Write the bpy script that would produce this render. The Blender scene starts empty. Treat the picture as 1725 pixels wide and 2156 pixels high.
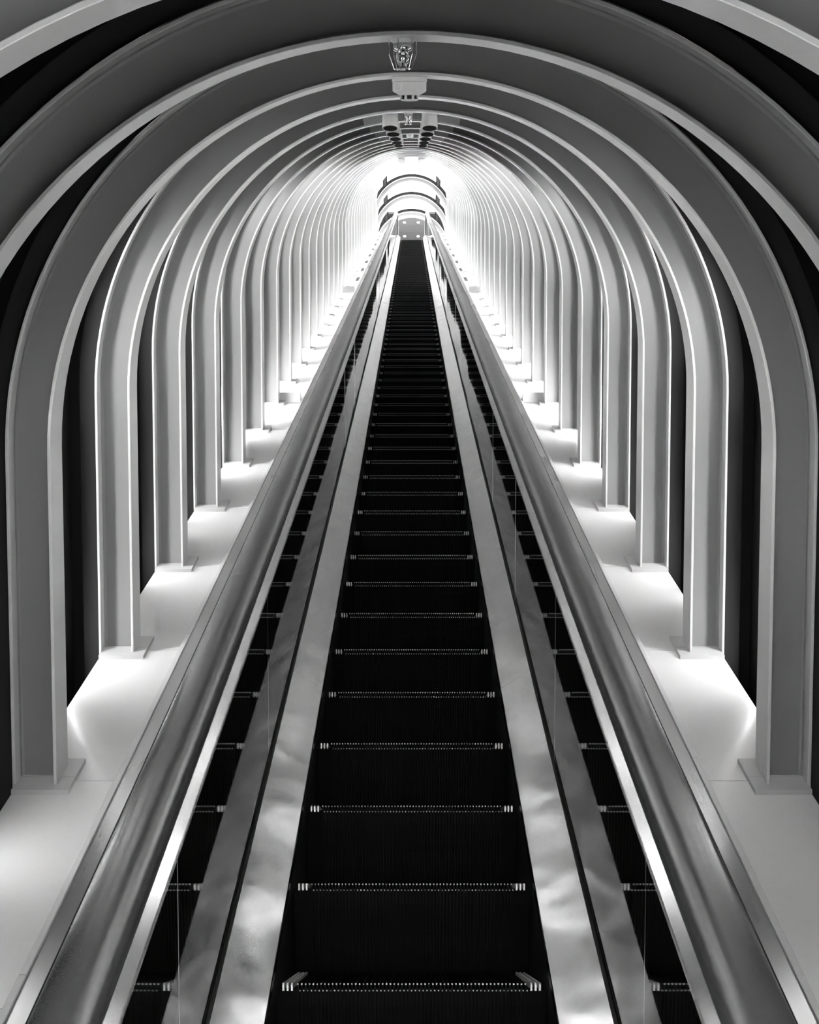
import bpy, bmesh, math, random
from mathutils import Vector
random.seed(7)
C = bpy.context.scene.collection
S = bpy.context.scene

# ------------------------------------------------------------------ camera, world, exposure
T = math.tan(math.radians(30.0))          # slope of the escalator
cam_d = bpy.data.cameras.new('camera')
cam = bpy.data.objects.new('camera', cam_d); C.objects.link(cam)
cam.location = (0.0, 0.0, 1.7092)
cam.rotation_euler = (math.pi / 2 - 0.068, 0.0, 0.0)
cam_d.sensor_width = 36.0
cam_d.lens = 36.0 * 2513.9 / 2156.0
cam_d.shift_x = -(867.0 - 862.5) / 2156.0
cam_d.shift_y = (2055.886 - 1078.0) / 2156.0
cam_d.clip_start = 0.05; cam_d.clip_end = 300
S.camera = cam

world = bpy.data.worlds.new('overcast_sky'); S.world = world
world.use_nodes = True
bg = world.node_tree.nodes['Background']
bg.inputs['Color'].default_value = (1, 1, 1, 1)
bg.inputs['Strength'].default_value = 22.0
S.view_settings.view_transform = 'Standard'
S.view_settings.look = 'None'
S.view_settings.gamma = 1.0
S.view_settings.use_curve_mapping = False
S.view_settings.exposure = 0.25
S.cycles.max_bounces = 12
S.cycles.diffuse_bounces = 8
S.cycles.glossy_bounces = 6
S.cycles.transparent_max_bounces = 16

# ------------------------------------------------------------------ materials
def nt(name):
    m = bpy.data.materials.new(name); m.use_nodes = True
    return m, m.node_tree.nodes, m.node_tree.links, m.node_tree.nodes['Principled BSDF']

def paint(name, v, rough=0.45, var=0.04, scale=3.0, spec=0.5, bump=0.0, coat=0.0):
    m, n, l, p = nt(name)
    p.inputs['Roughness'].default_value = rough
    p.inputs['Specular IOR Level'].default_value = spec
    p.inputs['Coat Weight'].default_value = coat
    p.inputs['Coat Roughness'].default_value = 0.12
    tc = n.new('ShaderNodeTexCoord'); no = n.new('ShaderNodeTexNoise')
    no.inputs['Scale'].default_value = scale; no.inputs['Detail'].default_value = 4
    mr = n.new('ShaderNodeMapRange')
    mr.inputs['To Min'].default_value = v * (1 - var); mr.inputs['To Max'].default_value = min(1, v * (1 + var))
    l.new(tc.outputs['Object'], no.inputs['Vector']); l.new(no.outputs['Fac'], mr.inputs['Value'])
    l.new(mr.outputs['Result'], p.inputs['Base Color'])
    if bump:
        b = n.new('ShaderNodeBump'); b.inputs['Strength'].default_value = 1.0; b.inputs['Distance'].default_value = bump
        l.new(no.outputs['Fac'], b.inputs['Height']); l.new(b.outputs['Normal'], p.inputs['Normal'])
    return m

def steel(name, v, rough, wave=0.002, wscale=(2.0, 1.2, 2.0), brush=(40, 1.5, 40), var=0.04, rvar=0.03, metallic=1.0):
    m, n, l, p = nt(name)
    p.inputs['Metallic'].default_value = metallic
    tc = n.new('ShaderNodeTexCoord')
    mp = n.new('ShaderNodeMapping'); mp.inputs['Scale'].default_value = brush
    no = n.new('ShaderNodeTexNoise'); no.inputs['Scale'].default_value = 1.0; no.inputs['Detail'].default_value = 3
    l.new(tc.outputs['Object'], mp.inputs['Vector']); l.new(mp.outputs['Vector'], no.inputs['Vector'])
    mr = n.new('ShaderNodeMapRange'); mr.inputs['To Min'].default_value = v * (1 - var); mr.inputs['To Max'].default_value = min(1, v * (1 + var))
    l.new(no.outputs['Fac'], mr.inputs['Value']); l.new(mr.outputs['Result'], p.inputs['Base Color'])
    rr = n.new('ShaderNodeMapRange'); rr.inputs['To Min'].default_value = max(0.03, rough - rvar); rr.inputs['To Max'].default_value = rough + rvar
    l.new(no.outputs['Fac'], rr.inputs['Value']); l.new(rr.outputs['Result'], p.inputs['Roughness'])
    if wave:
        m2 = n.new('ShaderNodeMapping'); m2.inputs['Scale'].default_value = wscale
        w = n.new('ShaderNodeTexNoise'); w.inputs['Scale'].default_value = 1.0; w.inputs['Detail'].default_value = 1.5
        l.new(tc.outputs['Object'], m2.inputs['Vector']); l.new(m2.outputs['Vector'], w.inputs['Vector'])
        b = n.new('ShaderNodeBump'); b.inputs['Strength'].default_value = 1.0; b.inputs['Distance'].default_value = wave
        l.new(w.outputs['Fac'], b.inputs['Height']); l.new(b.outputs['Normal'], p.inputs['Normal'])
    return m

def pane_mat(name, trans, tint=1.0):
    m = bpy.data.materials.new(name); m.use_nodes = True
    n, l = m.node_tree.nodes, m.node_tree.links
    n.clear()
    o = n.new('ShaderNodeOutputMaterial'); mx = n.new('ShaderNodeMixShader')
    t = n.new('ShaderNodeBsdfTransparent'); t.inputs['Color'].default_value = (tint, tint, tint, 1)
    g = n.new('ShaderNodeBsdfGlossy'); g.inputs['Roughness'].default_value = 0.02
    no = n.new('ShaderNodeTexNoise'); no.inputs['Scale'].default_value = 2.0
    mr = n.new('ShaderNodeMapRange'); mr.inputs['To Min'].default_value = 1 - trans; mr.inputs['To Max'].default_value = 1 - trans + 0.03
    l.new(no.outputs['Fac'], mr.inputs['Value']); l.new(mr.outputs['Result'], mx.inputs['Fac'])
    l.new(t.outputs[0], mx.inputs[1]); l.new(g.outputs[0], mx.inputs[2]); l.new(mx.outputs[0], o.inputs['Surface'])
    return m

def emit(name, s):
    m, n, l, p = nt(name)
    p.inputs['Base Color'].default_value = (0.9, 0.9, 0.9, 1)
    p.inputs['Emission Color'].default_value = (1, 1, 1, 1)
    p.inputs['Emission Strength'].default_value = s
    return m

M = {}
M['arch'] = paint('arch_flange_white_paint', 0.80, 0.34, 0.02, 2.0, coat=0.4)
M['web'] = paint('arch_web_shaded_grey', 0.27, 0.42, 0.03, 2.0)  # grey web, darkened to carry shade that the lighting leaves out
M['floor'] = paint('floor_paint', 0.90, 0.30, 0.02, 1.3, coat=0.15)
M['plate'] = paint('plate_paint', 0.62, 0.40, 0.03, 6.0)
M['clad'] = paint('dark_cladding', 0.012, 0.55, 0.2, 4.0, spec=0.2)
M['ring'] = paint('charcoal_frame_paint', 0.04, 0.5, 0.12, 5.0, spec=0.15)
M['pane'] = pane_mat('unseen_window_glass', 0.90)
M['tpane'] = pane_mat('tinted_roof_glass', 0.96, 0.42)
M['deck'] = steel('inner_deck_steel', 0.66, 0.16, 0.0055, (5.0, 3.6, 5.0), rvar=0.04)
M['odeck'] = steel('outer_deck_steel', 0.60, 0.28, 0, brush=(14, 0.8, 0), var=0.05, rvar=0.03)
M['guide'] = steel('handrail_guide_steel', 0.85, 0.18, 0.0008, (3.0, 3.0, 3.0))
M['black'] = paint('black_rubber', 0.012, 0.45, 0.2, 30.0, spec=0.35)
M['gasket'] = paint('glass_gasket_rubber', 0.03, 0.4, 0.2, 30.0)
M['skirt'] = paint('black_skirt_coating', 0.008, 0.5, 0.2, 10.0, spec=0.2)
M['rail'] = steel('grey_handrail_rubber', 0.33, 0.26, 0.0004, (3.0, 1.2, 3.0), (60, 1, 60), 0.03, 0.02, metallic=0.85)
M['trim'] = paint('trim_paint', 0.78, 0.35, 0.03, 5.0)
M['step'] = paint('black_step_casting', 0.003, 0.6, 0.3, 20.0, spec=0.05)
M['cleat'] = paint('black_cleat_casting', 0.0025, 0.5, 0.3, 40.0, spec=0.06)
M['tip'] = steel('worn_cleat_tip', 0.95, 0.25, 0, var=0.03, rvar=0.05, metallic=0.15)
M['glassedge'] = paint('glass_edge_bright', 0.75, 0.2, 0.05, 20.0)
M['white'] = paint('white_enamel', 0.82, 0.3, 0.03, 8.0)
M['dark'] = paint('lamp_black', 0.006, 0.3, 0.2, 10.0)
M['wire'] = steel('cage_wire_chrome', 0.85, 0.2, 0)
M['bulbglass'] = steel('frosted_bulb_glass', 0.75, 0.18, 0, metallic=0.8)
M['vent'] = paint('grille_black', 0.01, 0.6, 0.2, 20.0)
M['soffit'] = paint('grey_soffit_metal', 0.13, 0.35, 0.04, 2.0)
M['bulb'] = emit('downlight_glow', 40.0)

def dark_glass():
    m, n, l, p = nt('dark_balustrade_glass')
    p.inputs['Base Color'].default_value = (0.80, 0.80, 0.80, 1)
    p.inputs['Metallic'].default_value = 1.0
    p.inputs['Roughness'].default_value = 0.03
    tc = n.new('ShaderNodeTexCoord')
    m2 = n.new('ShaderNodeMapping'); m2.inputs['Scale'].default_value = (1.0, 0.9, 0.9)
    w = n.new('ShaderNodeTexNoise'); w.inputs['Scale'].default_value = 1.0; w.inputs['Detail'].default_value = 0.5
    b = n.new('ShaderNodeBump'); b.inputs['Distance'].default_value = 0.002
    l.new(tc.outputs['Object'], m2.inputs['Vector']); l.new(m2.outputs['Vector'], w.inputs['Vector'])
    l.new(w.outputs['Fac'], b.inputs['Height']); l.new(b.outputs['Normal'], p.inputs['Normal'])
    return m
M['glass'] = dark_glass()

# ------------------------------------------------------------------ helpers
def mesh(name, verts, faces, mats, midx=None, smooth=False):
    me = bpy.data.meshes.new(name)
    me.from_pydata([tuple(v) for v in verts], [], faces)
    for m in (mats if isinstance(mats, (list, tuple)) else [mats]):
        me.materials.append(M[m])
    if midx:
        for p, i in zip(me.polygons, midx): p.material_index = i
    bm = bmesh.new(); bm.from_mesh(me); bmesh.ops.recalc_face_normals(bm, faces=bm.faces); bm.to_mesh(me); bm.free()
    if smooth:
        for p in me.polygons: p.use_smooth = True
    me.update()
    return me

def link(name, me, parent=None, loc=None, rot=None):
    o = bpy.data.objects.new(name, me); C.objects.link(o)
    if parent is not None: o.parent = parent
    if loc is not None: o.location = loc
    if rot is not None: o.rotation_euler = rot
    return o

def empty(name, loc=(0, 0, 0), rot=(0, 0, 0)):
    o = bpy.data.objects.new(name, None); C.objects.link(o)
    o.location = loc; o.rotation_euler = rot; o.empty_display_size = 0.1
    return o

def tag(o, label=None, cat=None, group=None, kind=None):
    if label: o['label'] = label
    if cat: o['category'] = cat
    if group: o['group'] = group
    if kind: o['kind'] = kind
    return o

class MB:
    def __init__(s): s.v = []; s.f = []; s.m = []
    def box(s, x0, x1, y0, y1, z0, z1, mi=0, shear=0.0):
        b = len(s.v)
        for z in (z0, z1):
            for x, y in ((x0, y0), (x1, y0), (x1, y1), (x0, y1)):
                s.v.append((x, y, z + shear * y))
        for q in ((0, 3, 2, 1), (4, 5, 6, 7), (0, 1, 5, 4), (1, 2, 6, 5), (2, 3, 7, 6), (3, 0, 4, 7)):
            s.f.append(tuple(b + i for i in q)); s.m.append(mi)
        return s
    def prism_x(s, prof, x0, x1, mi=0):      # prof: (y, z) polygon
        b = len(s.v); n = len(prof)
        for x in (x0, x1):
            for y, z in prof: s.v.append((x, y, z))
        for i in range(n):
            j = (i + 1) % n
            s.f.append((b + i, b + j, b + n + j, b + n + i)); s.m.append(mi)
        s.f.append(tuple(b + i for i in range(n))); s.m.append(mi)
        s.f.append(tuple(b + n + i for i in reversed(range(n)))); s.m.append(mi)
        return s
    def lathe(s, prof, seg=24, cx=0, cy=0, mi=0):   # prof: (r, z)
        b = len(s.v); n = len(prof)
        for r, z in prof:
            for k in range(seg):
                a = 2 * math.pi * k / seg
                s.v.append((cx + r * math.cos(a), cy + r * math.sin(a), z))
        for i in range(n - 1):
            for k in range(seg):
                k2 = (k + 1) % seg
                s.f.append((b + i * seg + k, b + i * seg + k2, b + (i + 1) * seg + k2, b + (i + 1) * seg + k)); s.m.append(mi)
        s.f.append(tuple(b + k for k in reversed(range(seg)))); s.m.append(mi)
        s.f.append(tuple(b + (n - 1) * seg + k for k in range(seg))); s.m.append(mi)
        return s
    def tube(s, pts, r, seg=8, mi=0):
        b = len(s.v); n = len(pts)
        for i, p in enumerate(pts):
            p = Vector(p)
            d = (Vector(pts[min(i + 1, n - 1)]) - Vector(pts[max(i - 1, 0)])).normalized()
            a = d.orthogonal().normalized(); c = d.cross(a)
            if i > 0:      # keep frames aligned
                a = (pa - d * pa.dot(d)).normalized(); c = d.cross(a)
            pa = a
            for k in range(seg):
                t = 2 * math.pi * k / seg
                s.v.append(tuple(p + (a * math.cos(t) + c * math.sin(t)) * r))
        for i in range(n - 1):
            for k in range(seg):
                k2 = (k + 1) % seg
                s.f.append((b + i * seg + k, b + i * seg + k2, b + (i + 1) * seg + k2, b + (i + 1) * seg + k)); s.m.append(mi)
        s.f.append(tuple(b + k for k in range(seg))); s.m.append(mi)
        s.f.append(tuple(b + (n - 1) * seg + k for k in range(seg))); s.m.append(mi)
        return s
    def build(s, name, mats, parent=None, loc=None, smooth=False, rot=None):
        return link(name, mesh(name, s.v, s.f, mats, s.m, smooth), parent, loc, rot)
    def data(s, name, mats, smooth=False):
        return mesh(name, s.v, s.f, mats, s.m, smooth)

# ------------------------------------------------------------------ main dimensions
Y1, SP = 3.256, 0.9335        # first fully visible arch, spacing of the arches
R_IN, DEP, FW, TF, TW = 0.960, 0.120, 0.112, 0.0085, 0.006
R_OUT = R_IN + DEP
UF, US = 0.115, 0.996         # floor and springing heights above the nosing line
YA = 34.03; RC = 1.8          # where the escalator curves to level at the top
ZTOP = YA * T + RC * (1 - math.cos(math.radians(30)))
YB = YA + RC * 0.5
def zp(y):                    # height of the step nosing line
    if y <= YA: return y * T
    if y >= YB: return ZTOP
    d = YB - y
    return ZTOP - (RC - math.sqrt(RC * RC - d * d))
KLAST = 34
def arch_y(k): return Y1 + (k - 1) * SP
Z_LEVEL_C = 20.77             # springing height of the level arches at the top
LEVEL_Y = [35.0, 35.85, 36.7]

# ------------------------------------------------------------------ arches
def section_path(u0_front, n_arc=56):
    """points (x, z, nx, nz) along the inner line of the arch, left foot to right foot"""
    out = []
    for z in (0.0, 0.35, 0.7):
        out.append((-1, z))
    return out

def arch_sweep(prof, name, mat, slope, smooth=True, n_arc=64, drop=0.0, segs_skip=None):
    """prof: closed polygon of (r_offset, y); sweeps it along feet + half circle. local z=0 is nosing line at y=0"""
    v, f = [], []
    frames = []
    foot = UF - drop
    for z in (foot, 0.45, 0.75): frames.append(('L', z))
    for i in range(n_arc + 1): frames.append(('A', math.pi - math.pi * i / n_arc))
    for z in (0.75, 0.45, foot): frames.append(('R', z))
    n = len(prof)
    for kind, q in frames:
        for r, y in prof:
            R = R_IN + r
            if kind == 'A': v.append((R * math.cos(q), y, US + R * math.sin(q) + slope * y))
            else: v.append(((-R if kind == 'L' else R), y, q + slope * y))
    for i in range(len(frames) - 1):
        for j in range(n):
            j2 = (j + 1) % n
            f.append((i * n + j, i * n + j2, (i + 1) * n + j2, (i + 1) * n + j))
    f.append(tuple(range(n))); f.append(tuple((len(frames) - 1) * n + j for j in range(n)))
    me = mesh(name, v, f, mat)
    return me

yw0, yw1 = FW / 2 - TW / 2, FW / 2 + TW / 2
FR = 0.009
web_prof = [(TF - .001, yw0 - FR), (TF + FR * .3, yw0 - FR * .3), (TF + FR, yw0), (DEP - TF - FR, yw0), (DEP - TF - FR * .3, yw0 - FR * .3), (DEP - TF + .001, yw0 - FR),
            (DEP - TF + .001, yw1 + FR), (DEP - TF - FR * .3, yw1 + FR * .3), (DEP - TF - FR, yw1), (TF + FR, yw1), (TF + FR * .3, yw1 + FR * .3), (TF - .001, yw1 + FR)]
b_ = 0.0012
def flange_prof(r0, r1): return [(r0 + b_, 0), (r1 - b_, 0), (r1, b_), (r1, FW - b_), (r1 - b_, FW), (r0 + b_, FW), (r0, FW - b_), (r0, b_)]
ring_prof = [(DEP + .0085, .034), (DEP + .060, .034), (DEP + .060, .040), (DEP + .0085, .040)]
frame_prof = [(DEP + .060, .045), (DEP + .100, .045), (DEP + .100, .095), (DEP + .060, .095)]

def arch_meshes(slope):
    me = {}
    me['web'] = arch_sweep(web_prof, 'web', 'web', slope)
    me['inner_flange'] = arch_sweep(flange_prof(0, TF), 'inner_flange', 'arch', slope)
    me['outer_flange'] = arch_sweep(flange_prof(DEP - TF, DEP), 'outer_flange', 'arch', slope)
    me['cladding_ring'] = arch_sweep(ring_prof, 'cladding_ring', 'ring', slope, drop=0.30)
    me['window_frame'] = arch_sweep(frame_prof, 'window_frame', 'clad', slope, drop=0.30)
    pl = []
    for s in (-1, 1):
        for (ya, yb) in ((-0.030, 0.0445), (0.0465, 0.150)):
            b = MB(); xs = sorted((s * 0.921, s * 1.074))
            b.box(xs[0], xs[1], ya, yb, UF, UF + 0.013, 0, slope)
            pl.append(b.data('base_plate', 'plate'))
    me['plates'] = pl
    return me
AM = arch_meshes(T)
AML = arch_meshes(0.0)

def ordinal(n):
    w = ['', 'first', 'second', 'third', 'fourth', 'fifth', 'sixth', 'seventh', 'eighth', 'ninth', 'tenth', 'eleventh', 'twelfth',
         'thirteenth', 'fourteenth', 'fifteenth', 'sixteenth', 'seventeenth', 'eighteenth', 'nineteenth']
    if n < 20: return w[n]
    t = {2: 'twenty', 3: 'thirty'}[n // 10]
    return t + ('-' + w[n % 10] if n % 10 else '') if n % 10 else {2: 'twentieth', 3: 'thirtieth'}[n // 10]

special = {
    -1: 'nearest white steel arch rib, only its crown corners cut by the top of the frame',
    0: 'wide white steel arch rib with the small caged lamp under its crown',
    1: 'white steel arch rib with the round smoke detector under its crown',
    2: 'white steel arch rib just beyond the one with the smoke detector',
    3: 'white steel arch rib with a small caged lamp, just before the paired spotlights',
}
def make_arch(k, loc, me, label, group):
    a = empty('steel_arch', loc)
    for nme in ('web', 'inner_flange', 'outer_flange', 'cladding_ring'):
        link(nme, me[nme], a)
    link('window_frame', me['window_frame'], a)
    for p in me['plates']: link('base_plate', p, a)
    tag(a, label, 'arch', group)
    return a

ARCH = {}
for k in range(-1, KLAST + 1):
    y = arch_y(k)
    lab = special.get(k)
    if lab is None:
        if k <= 8: lab = 'white steel arch rib with two spotlights, %s such arch from the camera' % ordinal(k - 3)
        else: lab = 'white steel arch rib over the upper escalator, %s arch from the camera' % ordinal(k + 2)
    ARCH[k] = make_arch(k, (0, y, y * T), AM, lab, 'white arch ribs along the escalator')
for i, y in enumerate(LEVEL_Y):
    make_arch(i, (0, y, Z_LEVEL_C - US), AML,
              ['highest of the three white arches beyond the top of the stairs, under bright glazing',
               'middle of the three white arches beyond the top of the stairs',
               'lowest of the three white arches, just before the grey soffit'][i], 'level arches beyond the top landing')

# ------------------------------------------------------------------ shell: dark cladding and unseen window openings, bay by bay
RS = 1.182
def bay_mesh(level, seed, dash_y):
    """one bay of the outer shell: dark panels with unseen window strips, added and placed for the light they admit; level = how widely it is glazed"""
    rnd = random.Random(seed)
    rows = []      # section lines: (x, z)
    us = [-0.62, 0.10, 0.16, 0.45, 0.75, US]
    for u in us: rows.append((-RS, u))
    na = 48
    for i in range(1, na):
        a = math.pi - math.pi * i / na; rows.append((RS * math.cos(a), US + RS * math.sin(a)))
    for u in reversed(us): rows.append((RS, u))
    lo, hi = [(0.5, 0.5), (0.77, 0.825), (0.77, 0.83), (0.78, 0.835), (0.785, 0.84), (0.77, 0.85), (0.70, 0.87)][level]
    clo = [None, 0.745, 0.66, 0.25, 0.20, 0.20, None][level]        # unseen low side openings, added to brighten the floor
    cols = sorted({0.05, lo, hi, SP + 0.05} | ({clo} if clo else set()) | ({dash_y - 0.026, dash_y + 0.026} if dash_y else set()))
    nr, nc = len(rows), len(cols)
    V = [(x, y, z + T * y) for (x, z) in rows for y in cols]
    op, pa = [], []
    dash = []
    while len(dash) < nr:
        dash += [True] * rnd.randint(2, 6) + [False] * rnd.randint(1, 3)
    for i in range(nr - 1):
        side = i < len(us) - 1 or i >= nr - len(us)
        si = i if i < len(us) - 1 else (nr - 2 - i)
        ai = i - (len(us) - 1)
        for j in range(nc - 1):
            q = (i * nc + j, i * nc + j + 1, (i + 1) * nc + j + 1, (i + 1) * nc + j)
            c = (cols[j] + cols[j + 1]) / 2
            win = lo < c < hi and (si >= (3 if level < 2 else 2) if side else (ai % 8 != 7 and abs(ai - na / 2 + .5) > [24, 15, 12, 8, 3, -1, -1][level]))
            if clo and side and si == 2 and clo < c < hi: win = True
            if dash_y and abs(c - dash_y) < 0.022 and dash[i] and (si >= 2 if side else abs(ai - na / 2 + .5) > 4): win = True
            (pa if win else op).append(q)
    return V, op, pa
BAY = {}
def bay_data(kind, seed, dash_y):
    key = (kind, seed, dash_y)
    if key not in BAY:
        V, op, pa = bay_mesh(kind, seed, dash_y)
        BAY[key] = (mesh('cladding_panel', V, op, 'clad'), mesh('unseen_window_pane', V, pa, 'pane'))
        for me in BAY[key]:
            bm = bmesh.new(); bm.from_mesh(me)
            bmesh.ops.delete(bm, geom=[v for v in bm.verts if not v.link_faces], context='VERTS'); bm.to_mesh(me); bm.free()
    return BAY[key]
vault = tag(empty('ceiling', (0, 0, 0)), kind='structure')
KFIRST = -9
for k in range(KFIRST, KLAST):
    y = arch_y(k)
    kind = 6 if k < -2 else 0 if k < 1 else 1 if k < 4 else 2 if k < 6 else 3 if k < 11 else 4 if k < 17 else 5  # unseen bays behind the camera are opened to light the near arches
    a, b = bay_data(kind, k if -1 < k < 4 else 0, {0: 0.50, 1: 0.60, 2: 0.55, 3: 0.52}.get(k))
    o = link('cladding_panel', a, vault, (0, y, y * T))
    so = o.modifiers.new('thickness', 'SOLIDIFY'); so.thickness = 0.02; so.offset = 1.0
    link('unseen_window_pane', b, vault, (0, y, y * T))

b = MB(); ya = arch_y(KFIRST); b.box(-RS - .03, RS + .03, ya, arch_y(KLAST) + 0.2, -0.66, -0.62, 0, T); b.build('underside_panel', 'clad', vault)
b = MB(); b.box(-RS - .03, RS + .03, ya - 0.05, ya, ya * T - 0.7, ya * T + US + RS + .05); b.build('lower_light_block', 'clad', vault)  # unseen dark panel added to shut out light from behind the camera

# ------------------------------------------------------------------ floors beside the escalator
floor = tag(empty('floor', (0, 0, 0)), kind='structure')
XF0, XF1 = 0.8125, 1.0745
fp = {}
for s in (-1, 1):
    b = MB(); xs = sorted((s * XF0, s * XF1))
    b.box(xs[0], xs[1], 0.0490, SP + 0.0450, UF - 0.03, UF, 0, T)
    fp[s] = b.data('floor_panel', 'floor')
for k in range(-3, KLAST + 1):
    y = arch_y(k)
    for s in (-1, 1): link('floor_panel', fp[s], floor, (0, y, y * T))
for yr in (8.855, 17.43, 25.99):
    for s in (-1, 1):
        b = MB(); xs = sorted((s * XF0, s * 1.07)); h = 0.07
        b.prism_x([(0, 0), (0, h), (h / T, h)], xs[0], xs[1])
        b.build('floor_riser', 'floor', floor, (0, yr + 0.118, (yr + 0.118) * T + UF))
b = MB(); b.box(-1.17, 1.17, 34.9, 40.5, 19.80, 19.885); b.build('landing_slab', 'floor', floor)

# ------------------------------------------------------------------ escalator
esc = empty('escalator', (0, 0, 0))
tag(esc, 'long narrow escalator with black grooved steps, glass balustrades and steel decks', 'escalator')

def sweep(prof, ys, s, closed=True, dz=None):
    v, f = [], []; n = len(prof)
    for y in ys:
        z0 = zp(y)
        for x, u in prof: v.append((s * x, y, z0 + u))
    m = n if closed else n - 1
    for i in range(len(ys) - 1):
        for j in range(m):
            j2 = (j + 1) % n
            f.append((i * n + j, i * n + j2, (i + 1) * n + j2, (i + 1) * n + j))
    if closed:
        f.append(tuple(range(n))); f.append(tuple((len(ys) - 1) * n + j for j in range(n)))
    return v, f
def ysamp(a, b, step=0.6):
    ys = [a]; y = a
    while y < b - 1e-6:
        y = min(b, y + (step if y < YA - 0.6 else 0.12)); ys.append(y)
    return ys
def swept(name, prof, a, b, s, mat, parent=esc, smooth=False, step=0.6):
    v, f = sweep(prof, ysamp(a, b, step), s)
    return link(name, mesh(name, v, f, mat, smooth=smooth), parent)

E0, E1 = -1.6, 36.0
deck_prof = [(0.2985, 0.030), (0.2985, 0.049), (0.3005, 0.053), (0.3045, 0.0555), (0.3965, 0.113), (0.3965, 0.098), (0.315, 0.030)]
skirt_prof = [(0.2995, -0.30), (0.2995, 0.031), (0.314, 0.031), (0.314, -0.30)]
gasket_prof = [(0.3965, 0.095), (0.3965, 0.114), (0.3985, 0.118), (0.4005, 0.114), (0.4025, 0.119), (0.4045, 0.115), (0.4045, 0.095)]
guide_low = [(0.3890, 0.620), (0.3760, 0.668), (0.445, 0.668), (0.445, 0.620), (0.437, 0.610), (0.3950, 0.610)]
shade_strip_prof = [(0.430, 0.6885), (0.4800, 0.6885), (0.4800, 0.6985), (0.430, 0.6985)]  # black strip added as the dark shaded recess outside the handrail
guide_top = [(0.3690, 0.680), (0.3705, 0.6825), (0.3840, 0.7005), (0.4475, 0.7005), (0.4465, 0.668), (0.3710, 0.668)]
rail_prof = []
for i in range(19):
    a = math.pi * i / 18
    rail_prof.append((0.421 - 0.041 * math.cos(a), 0.716 + 0.046 * (math.sin(a) ** 0.75)))
rail_prof = [(0.388, 0.700), (0.3810, 0.706)] + rail_prof + [(0.461, 0.706), (0.454, 0.700)]
odeck_prof = [(0.413, 0.095), (0.413, 0.120), (0.794, 0.120), (0.794, 0.095)]
trim_prof = [(0.7945, 0.00), (0.7945, 0.126), (0.7960, 0.1275), (0.8095, 0.1275), (0.811, 0.126), (0.811, 0.00)]
for s in (-1, 1):
    swept('skirt_panel', skirt_prof, E0, E1, s, 'skirt')
    swept('glass_gasket', gasket_prof, E0, E1, s, 'gasket')
    swept('handrail_guide', guide_low, E0, E1, s, 'black')
    swept('rail_shade_strip', shade_strip_prof, E0, E1, s, 'black')
    swept('guide_strip', guide_top, E0, E1, s, 'guide', step=0.6)
    swept('handrail', rail_prof, E0, E1, s, 'rail', smooth=True)
    # inner deck plates with joints
    y = E0
    ends = [E0, 0.9, 4.07, 6.9, 9.7, 12.9, 15.6, 18.4, 21.2, 24.0, 26.8, 29.6, 32.4, E1]
    for a, bb in zip(ends[:-1], ends[1:]): swept('inner_deck', deck_prof, a + 0.001, bb - 0.001, s, 'deck')
    ends = [E0, 5.2, 8.95, 12.7, 16.5, 20.3, 24.1, 27.9, 31.7, E1]
    for a, bb in zip(ends[:-1], ends[1:]): swept('outer_deck', odeck_prof, a + 0.001, bb - 0.001, s, 'odeck')
    y = 2.456 - 4 * 0.955
    while y < E1 - 0.5:
        swept('edge_trim', trim_prof, y + 0.0012, min(E1, y + 0.955) - 0.0012, s, 'trim', step=0.955); y += 0.955
    # glass panels with vertical joints
    y = 2.07 - 3 * 1.345; n = 0
    rnd = random.Random(3 + s)
    while y < E1 - 0.4:
        a, bb = y + 0.002, min(E1, y + 1.345) - 0.002
        ys = ysamp(a, bb, 1.4); v = []; f = []
        yc = (a + bb) / 2
        for yy in ys:
            for x, u in ((0.4045, 0.10), (0.4045, 0.618), (0.4135, 0.618), (0.4135, 0.10)):
                v.append((s * x, yy - yc, zp(yy) + u - zp(yc)))
        mi = []
        for i in range(len(ys) - 1):
            for j in range(4):
                f.append((i * 4 + j, i * 4 + (j + 1) % 4, (i + 1) * 4 + (j + 1) % 4, (i + 1) * 4 + j)); mi.append(0)
        f.append((0, 1, 2, 3)); f.append(tuple(len(v) - 4 + j for j in range(4))); mi += [1, 1]
        me = mesh('glass_panel', v, f, ['glass', 'glassedge'], mi)
        g = link('glass_panel', me, esc, (0, yc, zp(yc)))
        amp = 0.0008 if yc < 7 else 0.0035
        g.rotation_euler = (0, rnd.uniform(-amp, amp) * 0.5, rnd.uniform(-amp, amp))
        y += 1.345; n += 1

# steps -------------------------------------------------------------
W2 = 0.2965
Yn0, RUN = 2.624, 0.3859
body = MB().prism_x([(0.008, -0.012), (0.384, -0.012), (0.384, -0.040), (0.040, -0.040), (0.046, -0.24), (0.030, -0.24), (0.022, -0.13), (0.010, -0.05)], -W2, W2)
step_me = body.data('step', 'step')
cl = MB(); tp = MB(); dm = MB()
def bead(m, x, y, z, r):       # small rounded worn tip
    b = len(m.v); n = 6
    for e in (-0.6, 0.6):
        for q in range(n):
            a = 2 * math.pi * q / n
            m.v.append((x + r * math.cos(e) * math.cos(a), y + r * math.cos(e) * math.sin(a), z + r * math.sin(e)))
    m.v.append((x, y, z - r)); m.v.append((x, y, z + r))
    for q in range(n):
        q2 = (q + 1) % n
        m.f += [(b + q, b + q2, b + n + q2, b + n + q), (b + 2 * n, b + q2, b + q), (b + 2 * n + 1, b + n + q, b + n + q2)]; m.m += [0, 0, 0]
pit = 0.0085; ncl = 60
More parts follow.
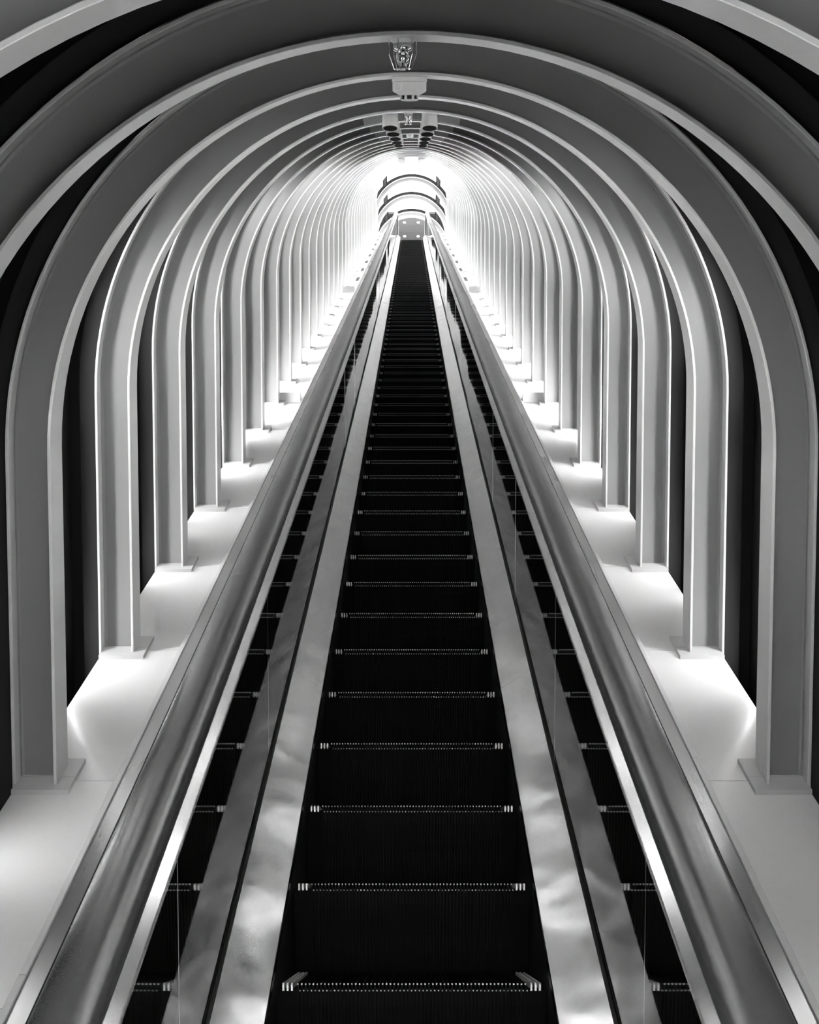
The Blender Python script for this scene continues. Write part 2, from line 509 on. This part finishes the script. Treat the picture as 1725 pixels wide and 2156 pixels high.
for i in range(ncl):
    x = (i - (ncl - 1) / 2) * pit
    w = 0.0021
    cl.prism_x([(0.0, -0.003), (0.002, 0.0), (0.384, 0.0), (0.384, -0.0125), (0.010, -0.0125), (0.012, -0.05), (0.024, -0.13), (0.032, -0.24), (0.024, -0.24), (0.015, -0.13), (0.003, -0.05)], x - w, x + w)
    bead(tp, x, 0.0008, -0.0014, 0.0025)
    x2 = x + pit / 2
    bead(tp, x2, 0.0025, -0.0160, 0.0021)
for s in (-1, 1):
    for j in range(3):
        x = s * (0.2640 + j * 0.0095)
        dm.prism_x([(-0.001, -0.016), (-0.001, -0.003), (0.003, 0.001), (0.384, 0.001), (0.384, -0.0125), (0.012, -0.0125), (0.010, -0.017)], x - 0.0020, x + 0.0020)
cleat_me = cl.data('cleats', 'cleat'); tip_me = tp.data('nosing_tips', 'tip', True); dem_me = dm.data('edge_ribs', 'tip')
k = -6
while Yn0 + k * RUN < YB + 0.5:
    y = Yn0 + k * RUN
    st = link('step', step_me, esc, (0, y, zp(y)))
    o = link('cleats', cleat_me, st); o['kind'] = 'stuff'
    o = link('nosing_tips', tip_me, st); o['kind'] = 'stuff'
    o = link('edge_ribs', dem_me, st); o['kind'] = 'stuff'
    k += 1
b = MB(); b.box(-0.298, 0.298, Yn0 + k * RUN, E1, ZTOP - 0.05, ZTOP + 0.002); b.build('comb_plate', 'odeck', esc)

# ------------------------------------------------------------------ small things under the arches
UC = US + R_IN      # underside of the crown
def cage_lamp(k, x, scale, label):
    y = arch_y(k) + 0.055
    t = empty('caged_lamp', (x, y, y * T + UC - 0.0008), (math.radians(30), 0, 0))
    r = 0.0265 * scale; h = 0.048 * scale
    MB().lathe([(r * .8, 0.0), (r * .8, -h * .12), (r * .55, -h * .14)], 20).build('base', 'white', t, smooth=False)
    g = MB().lathe([(r * .5, -h * .12), (r * .70, -h * .20), (r * .70, -h * .38), (r * .42, -h * .42), (r * .50, -h * .55), (r * .50, -h * .68), (r * .30, -h * .84), (r * .05, -h * .88)], 20)
    g.build('glass_bulb', 'bulbglass', t, smooth=True)
    for i in range(6):
        a = i * math.pi / 3 + .2; ca, sa = math.cos(a), math.sin(a)
        MB().tube([(r * ca, r * sa, 0), (r * ca, r * sa, -h * .5), (r * .62 * ca, r * .62 * sa, -h * .96)], 0.0011 * scale, 6).build('cage_wire', 'wire', t)
    pts = [(r * .62 * math.cos(a), r * .62 * math.sin(a), -h * .96) for a in [2 * math.pi * i / 20 for i in range(21)]]
    MB().tube(pts, 0.0013 * scale, 6).build('cage_ring', 'wire', t)
    tag(t, label, 'lamp', 'small caged lamps')
cage_lamp(0, -0.017, 1.0, 'nearest caged lamp hanging under the crown of the wide arch at the top')
cage_lamp(3, -0.014, 0.9, 'small caged lamp under the crown between the first pair of spotlights')

def detector(k, x, sc, label):
    y = arch_y(k) + 0.054
    t = empty('smoke_detector', (x, y, y * T + UC - 0.0012), (math.radians(30), 0, 0))
    MB().lathe([(0.0465 * sc, 0), (0.0465 * sc, -0.010 * sc), (0.0445 * sc, -0.0105 * sc)], 32).build('base', 'white', t)
    MB().lathe([(0.0450 * sc, -0.011 * sc), (0.0450 * sc, -0.028 * sc), (0.043 * sc, -0.031 * sc), (0.0255 * sc, -0.039 * sc)], 32).build('housing', 'white', t)
    MB().lathe([(0.0205 * sc, -0.038 * sc), (0.0205 * sc, -0.047 * sc)], 24).build('sensor_core', 'dark', t)
    for i in range(8):
        a = i * math.pi / 4 + .39
        o = MB().box(-0.0030 * sc, 0.0030 * sc, -0.0026 * sc, 0.001 * sc, -0.0475 * sc, -0.038 * sc).build('louvre_post', 'white', t, (0.0238 * sc * math.cos(a), 0.0238 * sc * math.sin(a), 0))
        o.rotation_euler = (0, 0, a + math.pi / 2)
    MB().lathe([(0.0225 * sc, -0.0472 * sc), (0.0225 * sc, -0.0500 * sc), (0.018 * sc, -0.0508 * sc)], 24).build('cap', 'white', t)
    tag(t, label, 'detector', 'smoke detectors under the arches')
detector(1, -0.006, 1.0, 'large round white smoke detector below the nearest caged lamp, above the spotlights')
detector(6, -0.010, 0.5, 'tiny white detector between the rows of spotlights')

for k in range(4, 9):
    y = arch_y(k); z = y * T
    # flat cover plate across the crown, part of its arch
    n = 10; v = []; f = []
    half = 0.242
    for i in range(n + 1):
        a = math.pi / 2 + math.asin(half / (R_IN + .06)) * (1 - 2 * i / n)
        for r in (R_IN + TF + .0005, R_OUT - TF - .0005):
            for yy in (0.002, 0.045): v.append((r * math.cos(a), yy, US + r * math.sin(a) + T * yy))
    for i in range(n):
        a4 = i * 4; b4 = a4 + 4
        for q in ((0, 2), (2, 3), (3, 1), (1, 0)): f.append((a4 + q[0], a4 + q[1], b4 + q[1], b4 + q[0]))
    f.append((0, 1, 3, 2)); f.append((n * 4, n * 4 + 2, n * 4 + 3, n * 4 + 1))
    link('cable_cover', mesh('cable_cover', v, f, 'plate'), ARCH[k])
    for s, x in ((-1, -0.103), (1, 0.087)):
        t = empty('spotlight', (x, y - 0.030, z + 1.905), (math.radians(14), 0, 0))
        MB().lathe([(0.0375, 0.043), (0.0375, 0.088), (0.035, 0.090)], 32).build('upper_body', 'white', t, smooth=False)
        MB().lathe([(0.0385, 0.0), (0.0385, 0.041), (0.037, 0.043)], 32).build('lower_body', 'white', t, smooth=False)
        MB().lathe([(0.0345, -0.0012), (0.0345, 0.0)], 32).build('lens', 'dark', t)
        MB().box(-0.012, 0.012, 0.036, 0.044, 0.060, 0.085).build('bracket', 'white', t)
        tag(t, 'white cylinder spotlight with black lens, %s of the %s row' % (['nearest', 'second', 'third', 'fourth', 'farthest'][k - 4], 'left' if s < 0 else 'right'),
            'spotlight', 'paired spotlights under the arches')
for k, hx in ((13, 0.13), (14, 0.11), (15, 0.12)):
    for s in (-1, 1):
        y = arch_y(k)
        t = MB()
        t.box(-0.03, 0.03, 0.02, 0.09, -0.045, 0.012)
        t.box(-0.022, 0.022, 0.012, 0.02, -0.037, 0.004)
        z = US + math.sqrt(R_IN ** 2 - hx ** 2) - 0.012
        o = t.build('junction_box', 'white', None, (s * hx, y, y * T + z))
        tag(o, 'small white junction box under a distant arch, %s of the %s row' % (['nearest', 'middle', 'farthest'][k - 13], 'left' if s < 0 else 'right'), 'junction box', 'white boxes under the distant arches')

# floor grilles
vy = [19.66, 21.58, 23.49, 25.41, 27.40, 29.34, 31.40, 33.35]
for i, y in enumerate(vy):
    for s in (-1, 1):
        t = empty('floor_grille', (s * 0.856, y, y * T + UF))
        for j in range(3):
            x = (j - 1) * 0.0165
            b = MB(); b.box(x - 0.0066, x + 0.0066, -0.33, 0.33, 0.0002, 0.003, 0, T); b.build('slot', 'vent', t)
        b = MB(); b.box(-0.03, 0.03, -0.35, 0.35, 0.0, 0.0015, 0, T); b.build('surround', 'floor', t)
        tag(t, 'black three-slot floor grille, %s from the stairs foot in the %s row' % (ordinal(i + 1), 'left' if s < 0 else 'right'), 'grille', 'slotted grilles in the white floor')

hall = tag(empty('wall_back', (0, 0, 0)), kind='structure')  # walls added to keep open sky light off the soffit
MB().box(-1.3, 1.3, 40.5, 40.55, 19.8, 22.6).build('end_panel', 'soffit', hall)
for s in (-1, 1):
    xs = sorted((s * 1.27, s * 1.32)); MB().box(xs[0], xs[1], 36.84, 40.5, 19.8, 22.6).build('side_panel', 'soffit', hall)
# ------------------------------------------------------------------ top landing: glazing frames, soffit, downlights
glz = tag(empty('window_1', (0, 0, 0)), kind='structure')
prev = arch_y(KLAST)
ys_l = [prev] + LEVEL_Y
for i in range(3):
    y = LEVEL_Y[i]
    y0 = ys_l[i] + 0.10
    # dark hoop over each arch, dark purlins between the arches
    v, f = [], []
    n = 40
    for q in range(n + 1):
        a = math.pi * q / n
        for r, yy in ((R_OUT + .008, y - 0.005), (R_OUT + .045, y - 0.005), (R_OUT + .045, y + 0.06), (R_OUT + .008, y + 0.06)):
            v.append((r * math.cos(a), yy, Z_LEVEL_C + r * math.sin(a)))
    for q in range(n):
        for j in range(4): f.append((q * 4 + j, q * 4 + (j + 1) % 4, q * 4 + 4 + (j + 1) % 4, q * 4 + 4 + j))
    f.append((0, 1, 2, 3)); f.append(tuple(n * 4 + j for j in range(4)))
    link('glazing_hoop', mesh('glazing_hoop', v, f, 'clad'), glz)
    for s in (-1, 1):
        for xx, m in ((0.70, 'clad'), (0.745, 'ring'), (0.79, 'clad')):
            zz = Z_LEVEL_C + math.sqrt(1.12 ** 2 - xx ** 2)
            b = MB(); w = 0.018 if m == 'clad' else 0.026
            b.box(-w, w, 0, y - y0, -0.03, 0.03); b.build('glazing_purlin', m, glz, (s * xx, y0, zz))
    for q in range(8):
        a0, a1 = math.pi * q / 8, math.pi * (q + 1) / 8
        v = []; 
        for a in [a0 + (a1 - a0) * w / 4 for w in range(5)]:
            for r in (1.118, 1.124):
                for yy in (y0, y): v.append((r * math.cos(a), yy, Z_LEVEL_C + r * math.sin(a)))
        f = []
        for w in range(4):
            p = w * 4
            f += [(p, p + 1, p + 5, p + 4), (p + 2, p + 6, p + 7, p + 3), (p, p + 4, p + 6, p + 2), (p + 1, p + 3, p + 7, p + 5)]
        f += [(0, 2, 3, 1), (16, 17, 19, 18)]
        link('pane', mesh('pane', v, f, 'tpane'), glz)
sof = tag(empty('ceiling', (0, 0, 0)), kind='structure')
ZS = 21.85
pys = [36.83, 37.05, 37.47, 37.84, 38.4, 40.5]
for a, bb in zip(pys[:-1], pys[1:]):
    for x0, x1 in ((-1.25, -0.452), (-0.448, 0.448), (0.452, 1.25)):
        b = MB(); b.box(x0, x1, a + .004, bb - .004, ZS, ZS + 0.03); b.build('soffit_panel', 'soffit', sof)
b = MB(); b.box(-1.25, 1.25, 36.84, 40.5, ZS + 0.031, ZS + 0.05); b.build('soffit_backing', 'clad', sof)
for i, (x, y) in enumerate(((-0.215, 37.28), (0.2, 37.28), (-0.215, 38.03), (0.2, 38.03))):
    t = empty('downlight', (x, y, ZS))
    MB().lathe([(0.047, 0.0), (0.047, -0.006), (0.038, -0.008), (0.038, -0.001)], 24).build('rim', 'white', t)
    MB().lathe([(0.037, -0.0025), (0.037, -0.006)], 24).build('lamp_disc', 'bulb', t)
    tag(t, 'round lit downlight in the grey soffit, %s' % ['front left', 'front right', 'rear left', 'rear right'][i], 'downlight', 'downlights above the top landing')
